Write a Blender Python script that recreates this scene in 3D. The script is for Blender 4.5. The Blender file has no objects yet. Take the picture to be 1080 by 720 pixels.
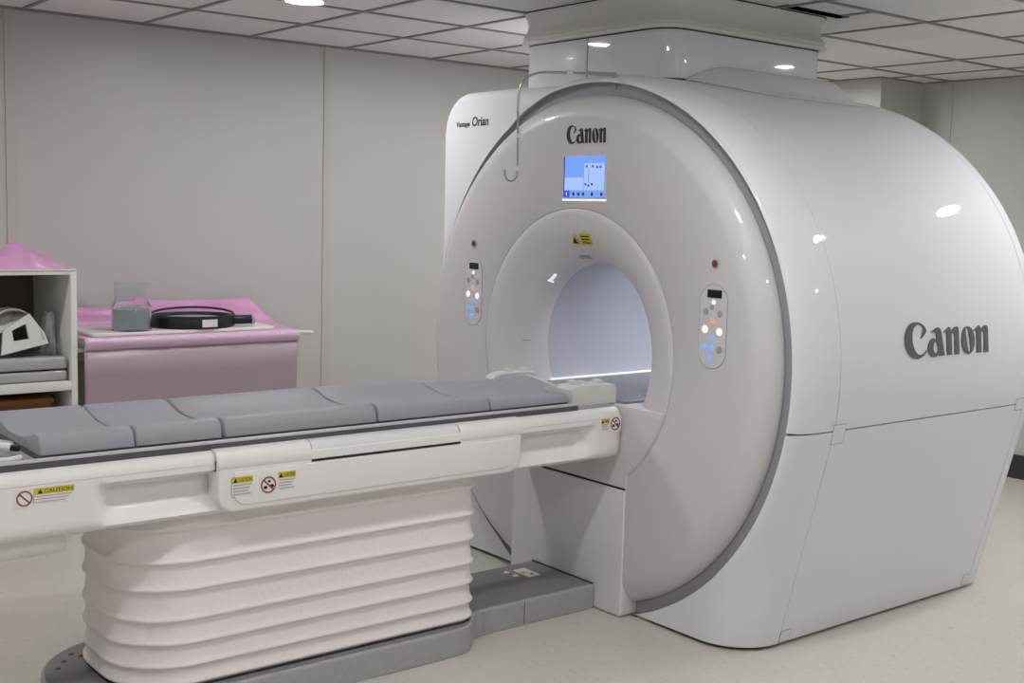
import bpy, bmesh, math, random
from mathutils import Vector, Matrix, noise
random.seed(7)
PI = math.pi
sc = bpy.context.scene
COL = sc.collection
ZC = 1.019            # height of the bore axis
HC = 2.489            # ceiling height
XW = -2.554           # left wall
YB = 3.82             # back wall
XR, YN = 4.6, -4.7    # right wall, near wall

# ------------------------------------------------------------------ materials
def mat(name, col, rough=.5, spec=.5, metal=0., coat=0., emit=None, estr=0., trans=0., alpha=1., ior=1.45, bump=None, var=None):
    m = bpy.data.materials.new(name); m.use_nodes = True
    nt = m.node_tree; b = nt.nodes['Principled BSDF']
    b.inputs['Base Color'].default_value = (*col, 1)
    b.inputs['Roughness'].default_value = rough
    b.inputs['Specular IOR Level'].default_value = spec
    b.inputs['Metallic'].default_value = metal
    b.inputs['Coat Weight'].default_value = coat
    b.inputs['Coat Roughness'].default_value = .035
    b.inputs['Transmission Weight'].default_value = trans
    b.inputs['IOR'].default_value = ior
    b.inputs['Alpha'].default_value = alpha
    if emit:
        b.inputs['Emission Color'].default_value = (*emit, 1); b.inputs['Emission Strength'].default_value = estr
    tc = nt.nodes.new('ShaderNodeTexCoord')
    if var:      # (scale, amount, second colour)
        n = nt.nodes.new('ShaderNodeTexNoise'); n.inputs['Scale'].default_value = var[0]; n.inputs['Detail'].default_value = 5
        r = nt.nodes.new('ShaderNodeValToRGB')
        r.color_ramp.elements[0].position = .35; r.color_ramp.elements[1].position = .65
        r.color_ramp.elements[0].color = (*col, 1); r.color_ramp.elements[1].color = (*var[1], 1)
        nt.links.new(tc.outputs['Object'], n.inputs['Vector']); nt.links.new(n.outputs['Fac'], r.inputs['Fac'])
        nt.links.new(r.outputs['Color'], b.inputs['Base Color'])
    if bump:     # (scale, strength)
        n = nt.nodes.new('ShaderNodeTexNoise'); n.inputs['Scale'].default_value = bump[0]; n.inputs['Detail'].default_value = 4
        u = nt.nodes.new('ShaderNodeBump'); u.inputs['Strength'].default_value = bump[1]; u.inputs['Distance'].default_value = .01
        nt.links.new(tc.outputs['Object'], n.inputs['Vector']); nt.links.new(n.outputs['Fac'], u.inputs['Height'])
        nt.links.new(u.outputs['Normal'], b.inputs['Normal'])
    return m

M = {}
M['gantry'] = mat('glossy white enamel', (.765, .775, .815), .6, .25, coat=.45)
M['disc'] = mat('satin warm white', (.64, .622, .637), .42, .4, coat=.5)
M['flare'] = mat('satin white flare', (.645, .63, .64), .4, .4, coat=.15)
M['liner'] = mat('blue grey bore liner', (.48, .49, .55), .45, .4)
M['ring'] = mat('mid grey ring', (.33, .33, .35), .45, .4)
M['dark'] = mat('dark gap', (.03, .03, .032), .7, .2)
M['skirt'] = mat('satin lower cover', (.76, .75, .775), .35, .4, coat=.15)
M['table'] = mat('ivory white table plastic', (.80, .785, .775), .42, .4, coat=.10)
M['tablehi'] = mat('white cap plastic', (.74, .74, .75), .25, .5, coat=.3)
M['pad'] = mat('grey vinyl cushion', (.33, .335, .37), .5, .4, bump=(180, .05))
M['rail'] = mat('dark grey rail', (.085, .085, .095), .4, .5)
M['raillip'] = mat('pale grey rail edge', (.52, .52, .54), .35, .5)
M['bellows'] = mat('off white folded fabric', (.84, .795, .795), .7, .25, bump=(60, .12))
M['base'] = mat('grey painted base', (.37, .37, .38), .42, .4, var=(60, (.40, .40, .41)))
M['logo'] = mat('charcoal lettering', (.035, .035, .04), .5, .3)
M['logog'] = mat('grey lettering', (.13, .13, .145), .5, .3)
M['yellow'] = mat('yellow label', (.62, .52, .04), .5, .3)
M['label'] = mat('white label', (.78, .76, .75), .5, .3)
M['labelk'] = mat('black print', (.02, .02, .02), .6, .2)
M['labelg'] = mat('grey print', (.48, .47, .47), .6, .2)
M['red'] = mat('red print', (.30, .09, .08), .5, .3)
M['screen'] = mat('lit screen blue', (.05, .1, .3), .2, .5, emit=(.20, .38, .92), estr=.36)
M['screenl'] = mat('lit screen pale', (.1, .15, .3), .2, .5, emit=(.36, .52, .90), estr=.40)
M['screend'] = mat('lit screen deep blue', (.02, .04, .3), .2, .5, emit=(.01, .06, .6), estr=.45)
M['icon'] = mat('screen icon', (.03, .06, .2), .3, .3)
M['bwhite'] = mat('white glow for keys and edges', (.8, .8, .8), .3, .5, emit=(1, 1, 1), estr=.22)  # for lit keys; also makes deck edges and display sill glow without a lamp
M['bblue'] = mat('blue lit key', (.30, .45, .80), .3, .5, emit=(.25, .45, 1), estr=.13)
M['borange'] = mat('orange lit key', (.72, .45, .32), .3, .5, emit=(1, .45, .18), estr=.10)
M['bgrey'] = mat('grey key', (.36, .36, .37), .4, .4)
M['rled'] = mat('red stop lamp', (.25, .03, .02), .3, .5)
M['readout'] = mat('black readout', (.01, .01, .012), .2, .5)
M['steel'] = mat('brushed steel rod', (.42, .41, .40), .3, .5, metal=.8)
M['wall'] = mat('off white wall panel', (.53, .52, .50), .36, .35, var=(1.3, (.545, .535, .515)))
M['strip'] = mat('wall joint strip', (.525, .51, .465), .45, .3)
M['tbar'] = mat('ceiling bar', (.25, .24, .235), .5, .3)
M['white'] = mat('white laminate', (.74, .73, .70), .45, .4)
M['shadowbox'] = mat('black void', (.008, .008, .008), .9, 0)
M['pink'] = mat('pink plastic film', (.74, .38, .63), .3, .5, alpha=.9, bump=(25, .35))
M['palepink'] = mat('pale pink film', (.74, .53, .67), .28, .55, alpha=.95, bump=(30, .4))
M['shadepink'] = mat('hanging pink film with shade in colour', (.40, .315, .355), .35, .45, alpha=.93, bump=(9, .3))  # same pink film, colour greyed to hold its shade and the void behind
M['clear'] = mat('clear acrylic', (.93, .95, .96), .03, .5, trans=1., ior=1.3)
M['film'] = mat('clear plastic bag', (.8, .8, .82), .2, .6, alpha=.35, bump=(30, .6))
M['liquid'] = mat('grey water', (.42, .48, .50), .1, .5, alpha=.85)
M['black'] = mat('black moulded plastic', (.012, .014, .018), .35, .4)
M['greyfoam'] = mat('grey foam', (.36, .36, .37), .7, .2)
M['wrapgrey'] = mat('grey board in film', (.42, .41, .41), .22, .6, coat=.5, bump=(14, .4))
M['coilw'] = mat('white moulded coil shell', (.66, .65, .63), .4, .4)
M['brown'] = mat('brown wood', (.20, .085, .025), .5, .3, var=(14, (.15, .06, .02)))
M['lamp'] = mat('lit lamp lens', (.9, .9, .9), .5, .3, emit=(1, .99, 1), estr=1.)
M['blamp'] = mat('lit bore strip', (.9, .9, .9), .5, .3, emit=(.93, .95, 1), estr=4.6)
M['deck'] = mat('grey deck', (.22, .22, .235), .4, .4)
M['backb'] = mat('brown hardboard', (.13, .105, .08), .6, .2)
M['wallbounce'] = mat('bright bounce wall', (.82, .81, .80), .6, .2)  # unseen walls made whiter than the others to bounce light onto the table side
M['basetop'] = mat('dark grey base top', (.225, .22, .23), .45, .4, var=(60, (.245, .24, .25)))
M['skirting'] = mat('dark skirting', (.05, .05, .055), .5, .3)

def tile_mat():
    m = mat('ceiling tile', (.55, .53, .52), .85, .15)
    nt = m.node_tree; b = nt.nodes['Principled BSDF']
    tc = nt.nodes.new('ShaderNodeTexCoord'); mp = nt.nodes.new('ShaderNodeMapping')
    mp.inputs['Scale'].default_value = (1/.574, 1/.6, 1)
    mp.inputs['Location'].default_value = (1.331/.574, 1.4526/.6, 0)
    fl = nt.nodes.new('ShaderNodeVectorMath'); fl.operation = 'FLOOR'
    wn = nt.nodes.new('ShaderNodeTexWhiteNoise'); r = nt.nodes.new('ShaderNodeValToRGB')
    r.color_ramp.elements[0].color = (.72, .70, .69, 1); r.color_ramp.elements[1].color = (.78, .765, .755, 1)
    L = nt.links.new
    L(tc.outputs['Object'], mp.inputs['Vector']); L(mp.outputs['Vector'], fl.inputs[0]); L(fl.outputs[0], wn.inputs['Vector'])
    L(wn.outputs['Value'], r.inputs['Fac']); L(r.outputs['Color'], b.inputs['Base Color'])
    return m
M['tile'] = tile_mat()

def floor_mat():
    m = mat('speckled vinyl floor', (.55, .53, .47), .35, .4)
    nt = m.node_tree; b = nt.nodes['Principled BSDF']; L = nt.links.new
    tc = nt.nodes.new('ShaderNodeTexCoord')
    n1 = nt.nodes.new('ShaderNodeTexNoise'); n1.inputs['Scale'].default_value = 42; n1.inputs['Detail'].default_value = 6
    r1 = nt.nodes.new('ShaderNodeValToRGB')
    r1.color_ramp.elements[0].position = .29; r1.color_ramp.elements[1].position = .42
    r1.color_ramp.elements[0].color = (.55, .535, .48, 1); r1.color_ramp.elements[1].color = (.66, .64, .585, 1)
    n2 = nt.nodes.new('ShaderNodeTexNoise'); n2.inputs['Scale'].default_value = 3; n2.inputs['Detail'].default_value = 6
    r2 = nt.nodes.new('ShaderNodeValToRGB')
    r2.color_ramp.elements[0].color = (.90, .90, .88, 1); r2.color_ramp.elements[1].color = (1, 1, 1, 1)
    mx = nt.nodes.new('ShaderNodeMix'); mx.data_type = 'RGBA'; mx.blend_type = 'MULTIPLY'; mx.inputs['Factor'].default_value = 1
    L(tc.outputs['Object'], n1.inputs['Vector']); L(tc.outputs['Object'], n2.inputs['Vector'])
    L(n1.outputs['Fac'], r1.inputs['Fac']); L(n2.outputs['Fac'], r2.inputs['Fac'])
    L(r1.outputs['Color'], mx.inputs['A']); L(r2.outputs['Color'], mx.inputs['B']); L(mx.outputs['Result'], b.inputs['Base Color'])
    return m
M['floor'] = floor_mat()

# ------------------------------------------------------------------ object helpers
def wloc(o):
    v = Vector((0, 0, 0))
    while o is not None: v += o.location; o = o.parent
    return v
def put(name, me, m, parent=None, smooth=35):
    o = bpy.data.objects.new(name, me); COL.objects.link(o)
    me.materials.clear(); me.materials.append(m)
    if parent is not None:
        off = wloc(parent); me.transform(Matrix.Translation(-off)); o.parent = parent
    if smooth:
        me.shade_smooth(); me.set_sharp_from_angle(angle=math.radians(smooth))
    return o
def obj(name, verts, faces, m, parent=None, smooth=35, fix=True):
    bm = bmesh.new(); vs = [bm.verts.new(v) for v in verts]
    for f in faces:
        f2 = []
        for i in f:
            if not f2 or f2[-1] != i: f2.append(i)
        if len(set(f2)) < 3: continue
        try: bm.faces.new([vs[i] for i in f2])
        except ValueError: pass
    bmesh.ops.remove_doubles(bm, verts=bm.verts, dist=1e-5)
    if fix: bmesh.ops.recalc_face_normals(bm, faces=bm.faces)
    return bmobj(name, bm, m, parent, smooth)
def bmobj(name, bm, m, parent=None, smooth=35):
    me = bpy.data.meshes.new(name); bm.to_mesh(me); bm.free()
    return put(name, me, m, parent, smooth)
def thing(name, label, cat, loc=(0, 0, 0), group=None):
    o = bpy.data.objects.new(name, None); COL.objects.link(o); o.location = loc; o.empty_display_size = .1
    o['label'] = label; o['category'] = cat
    if group: o['group'] = group
    return o
def tag(o, label, cat, group=None):
    o['label'] = label; o['category'] = cat
    if group: o['group'] = group
    return o
def struct(o):
    o['kind'] = 'structure'; return o
def base(o, p):
    """shift a one-mesh thing's origin to its base point"""
    o.data.transform(Matrix.Translation(-Vector(p))); o.location = p; return o

def bm_box(bm, x0, x1, y0, y1, z0, z1, bev=0, seg=2):
    r = bmesh.ops.create_cube(bm, size=1)
    vs = r['verts']
    for v in vs: v.co = Vector((x0 + (v.co.x + .5) * (x1 - x0), y0 + (v.co.y + .5) * (y1 - y0), z0 + (v.co.z + .5) * (z1 - z0)))
    if bev:
        es = set(e for v in vs for e in v.link_edges)
        bmesh.ops.bevel(bm, geom=list(es), offset=bev, segments=seg, affect='EDGES', profile=.5)
def box(name, x0, x1, y0, y1, z0, z1, m, parent=None, bev=0, seg=2):
    bm = bmesh.new(); bm_box(bm, x0, x1, y0, y1, z0, z1, bev, seg); return bmobj(name, bm, m, parent)
def loft(name, rings, m, parent=None, closed=True, caps=True, smooth=35):
    n = len(rings[0]); V = [p for r in rings for p in r]; F = []
    for i in range(len(rings) - 1):
        for j in range(n if closed else n - 1):
            k = (j + 1) % n; F.append((i*n + j, i*n + k, (i+1)*n + k, (i+1)*n + j))
    if caps and closed:
        F.append(tuple(range(n))); F.append(tuple((len(rings)-1)*n + j for j in range(n)))
    return obj(name, V, F, m, parent, smooth)
def lathe_y(name, prof, m, parent=None, n=128, cx=0, cz=ZC, zmin=None, xmin=None, thick=0):
    rings = []
    for R, y in prof:
        ring = []
        for k in range(n):
            a = 2*PI*k/n; x = cx + R*math.cos(a); z = cz + R*math.sin(a)
            if zmin is not None: z = max(z, zmin)
            if xmin is not None: x = max(x, xmin)
            ring.append((x, y, z))
        rings.append(ring)
    o = loft(name, rings, m, parent, caps=False)
    if thick:
        s = o.modifiers.new('s', 'SOLIDIFY'); s.thickness = thick; s.offset = -1
    return o
def lathe_z(name, prof, m, parent=None, n=40, c=(0, 0), sx=1, sy=1, caps=True):
    rings = [[(c[0] + R*sx*math.cos(2*PI*k/n), c[1] + R*sy*math.sin(2*PI*k/n), z) for k in range(n)] for R, z in prof]
    return loft(name, rings, m, parent, caps=caps)
def tube(name, pts, r, m, parent=None, n=10, caps=True):
    P = [Vector(p) for p in pts]; rings = []; up = Vector((.13, .31, .94))
    for i, p in enumerate(P):
        t = (P[min(i+1, len(P)-1)] - P[max(i-1, 0)]).normalized()
        a = t.cross(up)
        if a.length < .05: a = t.cross(Vector((1, 0, 0)))
        a.normalize(); b = a.cross(t).normalized()
        rr = r[i] if isinstance(r, (list, tuple)) else r
        rings.append([p + rr*(math.cos(2*PI*k/n)*a + math.sin(2*PI*k/n)*b) for k in range(n)])
        up = b
    return loft(name, rings, m, parent, caps=caps)
def smoothpath(pts, n=8):
    P = [Vector(p) for p in pts]; out = []
    for i in range(len(P) - 1):
        p0, p1, p2, p3 = P[max(i-1, 0)], P[i], P[i+1], P[min(i+2, len(P)-1)]
        for k in range(n):
            t = k/n
            out.append(.5*((2*p1) + (p2-p0)*t + (2*p0-5*p1+4*p2-p3)*t*t + (3*p1-p0-3*p2+p3)*t**3))
    out.append(P[-1]); return out
def rrect(u0, u1, v0, v1, r, n=6):
    """rounded rectangle outline; r = one radius or four (u0v0, u1v0, u1v1, u0v1)"""
    if not isinstance(r, (list, tuple)): r = [r]*4
    out = []
    for (cu, cv, a0, rr) in ((u0, v0, PI, r[0]), (u1, v0, 1.5*PI, r[1]), (u1, v1, 0, r[2]), (u0, v1, .5*PI, r[3])):
        su = 1 if cu == u0 else -1; sv = 1 if cv == v0 else -1
        for k in range(n + 1):
            a = a0 + .5*PI*k/n
            out.append((cu + su*rr + rr*math.cos(a), cv + sv*rr + rr*math.sin(a)))
    return out
def prism(name, outline, fn, d0, d1, m, parent=None, bev=0, smooth=35):
    """outline (u,v) extruded from depth d0 to d1, fn(u,v,d)->xyz, front edge softened by bev"""
    cu = sum(p[0] for p in outline)/len(outline); cv = sum(p[1] for p in outline)/len(outline)
    rings = [[fn(u, v, d0) for u, v in outline]]
    if bev:
        hu = max(abs(p[0]-cu) for p in outline); hv = max(abs(p[1]-cv) for p in outline)
        for k in range(0, 5):
            a = .5*PI*k/4; s = bev*(1-math.cos(a)); dd = d1 - math.copysign(bev, d1-d0)*(1-math.sin(a))
            rings.append([fn(cu+(u-cu)*(1-s/hu), cv+(v-cv)*(1-s/hv), dd) for u, v in outline])
    else:
        rings.append([fn(u, v, d1) for u, v in outline])
    return loft(name, rings, m, parent, smooth=smooth)
def wobble(o, amp, freq, seed=0):
    for v in o.data.vertices:
        q = v.co*freq + Vector((seed*3.1, seed*1.7, seed*5.3))
        v.co += amp*noise.noise_vector(q)

# flat lettering / marks
def fill(polys, m, name, fn, parent, ext=.0012):
    cu = bpy.data.curves.new('c', 'CURVE'); cu.dimensions = '2D'; cu.fill_mode = 'BOTH'; cu.extrude = ext
    for P in polys:
        s = cu.splines.new('POLY'); s.points.add(len(P)-1); s.use_cyclic_u = True
        for q, (u, v) in zip(s.points, P): q.co = (u, v, 0, 1)
    t = bpy.data.objects.new('t', cu); me = bpy.data.meshes.new_from_object(t)
    bpy.data.objects.remove(t); bpy.data.curves.remove(cu)
    for v in me.vertices: v.co = fn(v.co.x, v.co.y, v.co.z)
    me.name = name
    return put(name, me, m, parent, 0)
def text(s, size, m, name, fn, parent, ext=.0006, sx=1., shear=0., bold=0.):
    cu = bpy.data.curves.new('c', 'FONT'); cu.body = s; cu.size = size; cu.extrude = ext; cu.align_x = 'LEFT'; cu.shear = shear; cu.offset = bold
    t = bpy.data.objects.new('t', cu); me = bpy.data.meshes.new_from_object(t)
    bpy.data.objects.remove(t); bpy.data.curves.remove(cu)
    for v in me.vertices: v.co = fn(v.co.x*sx, v.co.y, v.co.z)
    me.name = name
    return put(name, me, m, parent, 0)
def catm(pts, n=6, closed=True):
    N = len(pts); out = []
    for i in range(N):
        p0, p1, p2, p3 = pts[i-1], pts[i], pts[(i+1) % N], pts[(i+2) % N]
        for k in range(n):
            t = k/n
            out.append(tuple(.5*((2*b) + (c-a)*t + (2*a-5*b+4*c-d)*t*t + (3*b-a-3*c+d)*t**3) for a, b, c, d in zip(p0, p1, p2, p3)))
    return out
def seg(pts, n=5):          # open smooth run of points
    return [(p.x, p.y) for p in smoothpath([(a, b, 0) for a, b in pts], n)]
def wordmark():
    """five heavy flared letters, traced as outlines; returns polygons in a box about 780 wide, baseline v=0"""
    def q(L): return [(x - 122, (505 - .1*(x - 480)) - y) for x, y in L]
    C = seg([(318, 298), (300, 262), (268, 238), (228, 231), (185, 243), (150, 282), (128, 335), (122, 390), (130, 445), (155, 496), (192, 525), (228, 532), (268, 520), (300, 494), (318, 462)]) \
        + seg([(313, 458), (290, 488), (258, 500), (230, 490), (206, 455), (191, 400), (190, 340), (203, 288), (228, 258), (258, 250), (284, 266), (287, 296), (278, 325), (262, 366)]) + [(268, 366), (296, 335)]
    a1 = seg([(352, 313), (380, 290), (410, 270), (432, 268), (446, 282), (454, 310)]) + [(480, 497), (432, 504), (428, 484)] \
        + seg([(424, 488), (405, 508), (380, 515), (352, 508), (332, 478), (326, 440), (336, 398), (358, 368), (384, 358), (410, 378)]) \
        + seg([(406, 350), (402, 318), (392, 306)]) + [(376, 308)]
    a2 = seg([(376, 450), (384, 474), (398, 484), (412, 474), (420, 452)]) + seg([(414, 410), (402, 388), (386, 396), (376, 422)])
    def n(dx, dy):
        o = [(473, 300)] + seg([(490, 288), (508, 270), (522, 257)]) + [(538, 264), (542, 290)] + seg([(560, 272), (582, 256), (602, 252), (614, 266), (616, 296)]) \
            + [(620, 484), (576, 490), (574, 330)] + seg([(572, 312), (562, 306), (546, 318)]) + [(550, 492), (503, 497), (500, 312), (490, 302), (474, 305)]
        return [(x + dx, y + dy) for x, y in o]
    o1 = seg([(702, 245), (735, 258), (758, 300), (767, 362), (760, 425), (738, 468), (706, 484), (674, 470), (650, 428), (641, 366), (650, 300), (672, 258), (702, 245)])[:-1]
    o2 = seg([(688, 262), (704, 266), (714, 320), (722, 380), (729, 440), (722, 466), (708, 464), (698, 420), (688, 350), (682, 285), (688, 262)])[:-1]
    return [q(C), q(a1), q(a2), q(n(0, 0)), q(o1), q(o2), q(n(287, -24))]

# ------------------------------------------------------------------ room
def quad(name, pts, m): return struct(obj(name, pts, [tuple(range(len(pts)))], m, None, 0, fix=False))
struct(box('floor', XW-.1, XR+.1, YN-.1, YB+.1, -.08, 0, M['floor']))
struct(box('wall_left', XW-.1, XW, YN-.1, YB+.1, 0, HC+.3, M['wall']))
struct(box('wall_back', XW-.1, XR+.1, YB, YB+.1, 0, HC+.3, M['wall']))
struct(box('wall_right', XR, XR+.1, YN-.1, YB+.1, 0, HC+.3, M['wallbounce']))
struct(box('wall_near', XW-.1, XR+.1, YN-.1, YN, 0, HC+.3, M['wallbounce']))
struct(box('trim_1', XW, -.995, 3.36, YB, 0, HC, M['wall']))            # boxed column in the far corner
struct(box('trim_2', -.995, -.955, YB-.02, YB, 0, HC, M['strip']))
for i, y in enumerate((-1.511, .246)):
    struct(box('trim_%d' % (3+i), XW, XW+.006, y-.022, y+.022, 0, HC, M['strip']))
struct(box('trim_5', -.80, -.77, YB-.006, YB, 0, HC, M['strip']))
struct(box('baseboard_back', -.955, XR, YB-.015, YB, 0, .15, M['skirting']))
# ceiling with one slot left open beside the duct
hx0, hx1, hy0, hy1 = .142, .215, .92, 1.37
bm = bmesh.new()
for a in ((XW-.1, XR+.1, YN-.1, hy0), (XW-.1, XR+.1, hy1, YB+.1), (XW-.1, hx0, hy0, hy1), (hx1, XR+.1, hy0, hy1)):
    bm_box(bm, a[0], a[1], a[2], a[3], HC, HC+.03)
struct(bmobj('ceiling', bm, M['tile'], None, 0))
bm = bmesh.new()
for a in ((hx0, hx0+.004, hy0, hy1), (hx1-.004, hx1, hy0, hy1), (hx0, hx1, hy0, hy0+.004), (hx0, hx1, hy1-.004, hy1)):
    bm_box(bm, *a, HC+.001, HC+.25)
bm_box(bm, hx0-.02, hx1+.02, hy0-.02, hy1+.02, HC+.25, HC+.27)
struct(bmobj('trim_6', bm, M['shadowbox'], None, 0))
# suspended grid
bm = bmesh.new(); zb = HC - .007; w = .011
xs = [-1.904, -1.331, -.79, -.205, .39, .97, 1.55, 2.13, 2.71, 3.29, 3.87, 4.45]
ys = [-1.4526 + .6*k for k in range(-5, 6)] + [1.70, 2.93, 3.44]
for x in xs: bm_box(bm, x-w, x+w, YN, YB, zb, HC+.002)
ys = [y for y in ys if abs(y-1.5474) > .01] + [1.5474]
for y in ys:
    if y == 1.70: bm_box(bm, -.6, XR, y-w, y+w, zb+.001, HC+.002)
    elif y == 1.5474: bm_box(bm, XW, -.6, y-w, y+w, zb+.001, HC+.002)
    else: bm_box(bm, XW, XR, y-w, y+w, zb+.001, HC+.002)
bm_box(bm, .39, 1.55, 2.34-w, 2.34+w, zb+.001, HC+.002)
bm_box(bm, .22, .39, 1.30-w, 1.30+w, zb+.001, HC+.002)
for x0, x1, y0, y1 in ((XW, XW+.012, YN, YB), (XW+.040, XW+.050, YN, YB), (-.995, XR, YB-.014, YB), (XW, -.995, 3.346, 3.36), (-.995, -.983, 3.346, YB), (XR-.014, XR, YN, YB)):
    bm_box(bm, x0, x1, y0, y1, zb-.001, HC+.002)
struct(bmobj('trim_7', bm, M['tbar'], None, 0))

# recessed lamps
lamps = [(-1.27, -.60)] + [(x, y) for x in (-1.22, 1.31) for y in (-2.8, -.84, 2.6) if (x, y) != (-1.22, -.84)] + [(-1.22, 1.05), (2.9, -2.6), (2.9, -.84), (1.83, 1.80), (3.5, 2.6)]  # rear-left pair added unseen as wall fill; right pair moved in towards the table
lab = {0: 'round recessed ceiling lamp glowing at the top edge of the picture'}
LAMP_W = 1.0
for i, (x, y) in enumerate(lamps):
    t = thing('ceiling_lamp', lab.get(i, 'round recessed ceiling lamp with a white ring, out of the picture, placed to suit the light'), 'ceiling lamp', (x, y, HC), 'round recessed ceiling lamps')
    lathe_z('lamp_ring', [(.105, HC-.0005), (.105, HC-.006), (.100, HC-.010), (.084, HC-.010), (.079, HC-.005), (.079, HC-.001)], M['white'], t, 40, (x, y), caps=False)
    lathe_z('lamp_lens', [(.0785, HC-.002), (.0785, HC-.004), (.04, HC-.0045)], M['lamp'], t, 40, (x, y))

# ------------------------------------------------------------------ scanner
G = thing('mri_scanner', 'large glossy white tunnel scanner with round face and open bore', 'scanner', (0, .78, 0))
def front(y): return lambda u, v, d: Vector((u, y - d, v))
# outline of the housing seen from the front, counter-clockwise from lower right
BX, BZ = .905, .014
out = [(BX, BZ)]
for k in range(1, 9):
    t = k/9; out.append((BX + (1.091-BX)*t, BZ + (.79-BZ)*t))
a0 = math.atan2(.79-ZC, 1.091); a1 = math.atan2(2.112-ZC, -.23)
for k in range(0, 73):
    a = a0 + (a1-a0)*k/72; out.append((1.115*math.cos(a), ZC + 1.115*math.sin(a)))
LX = -1.064
for k in range(0, 9):
    a = PI/2 + PI/2*k/8; out.append((LX+.17 + .17*math.cos(a), 1.942 + .17*math.sin(a)))
out += [(LX, .79), (-BX, BZ)]
def outline_hit(a):
    d = Vector((math.cos(a), math.sin(a))); best = None
    for i in range(len(out)):
        p = Vector(out[i]) - Vector((0, ZC)); q = Vector(out[(i+1) % len(out)]) - Vector((0, ZC)); e = q-p
        den = d.x*e.y - d.y*e.x
        if abs(den) < 1e-12: continue
        t = (p.x*e.y - p.y*e.x)/den; s = (p.x*d.y - p.y*d.x)/den
        if t > 0 and -1e-6 <= s <= 1+1e-6 and (best is None or t < best): best = t
    return best
ang = lambda x, z: math.atan2(z-ZC, x)
aR = ang(1.10, .84); aL = ang(LX, .84) + 2*PI; gap = .0022
def arange(a, b, n):
    key = [ang(*p) % (2*PI) for p in ((BX, BZ), (-BX, BZ))]
    L = [a + (b-a)*k/n for k in range(n+1)]
    for q in key:
        for s in (-2*PI, 0, 2*PI):
            if a+.004 < q+s < b-.004: L.append(q+s)
    return sorted(L)
UP = arange(aR+gap, aL-gap, 110); LO = arange(aL+gap, aR+2*PI-gap, 70)
RIN = 1.0735
def inner_pt(a, ro):
    r = min(RIN, ro-.012); x = r*math.cos(a); z = ZC + r*math.sin(a)
    return r
def cover_path(a, y_end):
    ro = outline_hit(a); ri = inner_pt(a, ro); c, s = math.cos(a), math.sin(a)
    x = ro*c; left = max(0, min(1, (-x-.25)/.3)) if s > -.3 else (1 if x < 0 else 0)
    r = min(ro-ri, .2*(1-left)+.05*left); ry = (.16*(1-left)+.06*left) if r < .1 else .2*(1-left)+.06*left
    yb = -.012 + .032*left
    pts = [(ri, yb+.024), (ri, yb+.004), (ri+(ro-r-ri)*.5, yb), (ro-r, yb)]
    for k in range(1, 12):
        t = math.atan(math.tan(.5*PI*k/12)*r/ry); pts.append((ro-r+r*math.sin(t), yb+ry*(1-math.cos(t))))
    pts.append((ro, yb+ry)); pts.append((ro, (ry+yb+y_end)/2)); pts.append((ro, y_end))
    return [(q*c, y, max(BZ, ZC+q*s)) for q, y in pts]
def solid(o, th=.010):
    s = o.modifiers.new('thickness', 'SOLIDIFY'); s.thickness = th; s.offset = -1
    e = o.modifiers.new('edges', 'EDGE_SPLIT'); e.split_angle = math.radians(35); return o
def strip_obj(name, paths, m, parent, smooth=35):
    n = len(paths[0]); V = [p for P in paths for p in P]; F = []
    for i in range(len(paths)-1):
        for j in range(n-1): F.append((i*n+j, i*n+j+1, (i+1)*n+j+1, (i+1)*n+j))
    o = obj(name, V, F, m, parent, smooth, fix=False)
    # make normals point away from the bore axis
    me = o.data; c = Vector((0, .78, ZC)) - wloc(o)
    bm = bmesh.new(); bm.from_mesh(me); bmesh.ops.recalc_face_normals(bm, faces=bm.faces)
    s = sum((f.calc_center_median()-c).dot(f.normal)*f.calc_area() for f in bm.faces)
    if s < 0: bmesh.ops.reverse_faces(bm, faces=bm.faces)
    bm.to_mesh(me); bm.free()
    if smooth: me.shade_smooth(); me.set_sharp_from_angle(angle=math.radians(smooth))
    return o
YS, YE = .2, 1.47
solid(strip_obj('front_cover', [cover_path(a, YS) for a in UP], M['gantry'], G))
def cover_row(z, sg):
    xo = max(abs(p[0]) for p in ((BX + (1.091-BX)*(z-BZ)/(.79-BZ), z),)) if z <= .79 else math.sqrt(1.115**2-(z-ZC)**2)
    if sg < 0: xo = min(xo, -LX) if z > .79 else BX + (-LX-BX)*(z-BZ)/(.79-BZ)
    xi = min(math.sqrt(max(0, RIN**2-(z-ZC)**2)), xo-.010)
    r = min(xo-xi, .2 if sg > 0 else .05); ry = (.16+.04*min(1, max(0, (r-.045)/.1))) if sg > 0 else .06
    yb = -.012 if sg > 0 else .020
    P = [(xi, yb+.024), (xi, yb+.004), (xi+(xo-r-xi)*.5, yb), (xo-r, yb)]
    for k in range(1, 12):
        t = math.atan(math.tan(.5*PI*k/12)*r/ry); P.append((xo-r+r*math.sin(t), yb+ry*(1-math.cos(t))))
    P.append((xo, yb+ry))
    P.append((xo, (YS+.001+yb+ry)/2))
    P.append((xo, YS+.0005))
    return [(sg*x, y, z) for x, y in P]
zrows = [BZ+(.8375-BZ)*k/24 for k in range(25)]
for sg in (1, -1): solid(strip_obj('front_lower_cover', [cover_row(z, sg) for z in zrows], M['gantry'], G))
def band(a, y0, y1, k=1., n=2):
    ro = outline_hit(a)*k; return [(ro*math.cos(a), y0+(y1-y0)*i/(n-1), max(BZ, ZC+ro*math.sin(a))) for i in range(n)]
solid(strip_obj('side_cover', [band(a, YS+.003, YE) for a in UP], M['gantry'], G))
LOr = [a for a in LO if a >= 1.5*PI]; LOl = [a for a in LO if a <= 1.5*PI]
solid(strip_obj('side_lower_cover', [band(a, YS+.003, YE) for a in LOr], M['gantry'], G))
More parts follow.
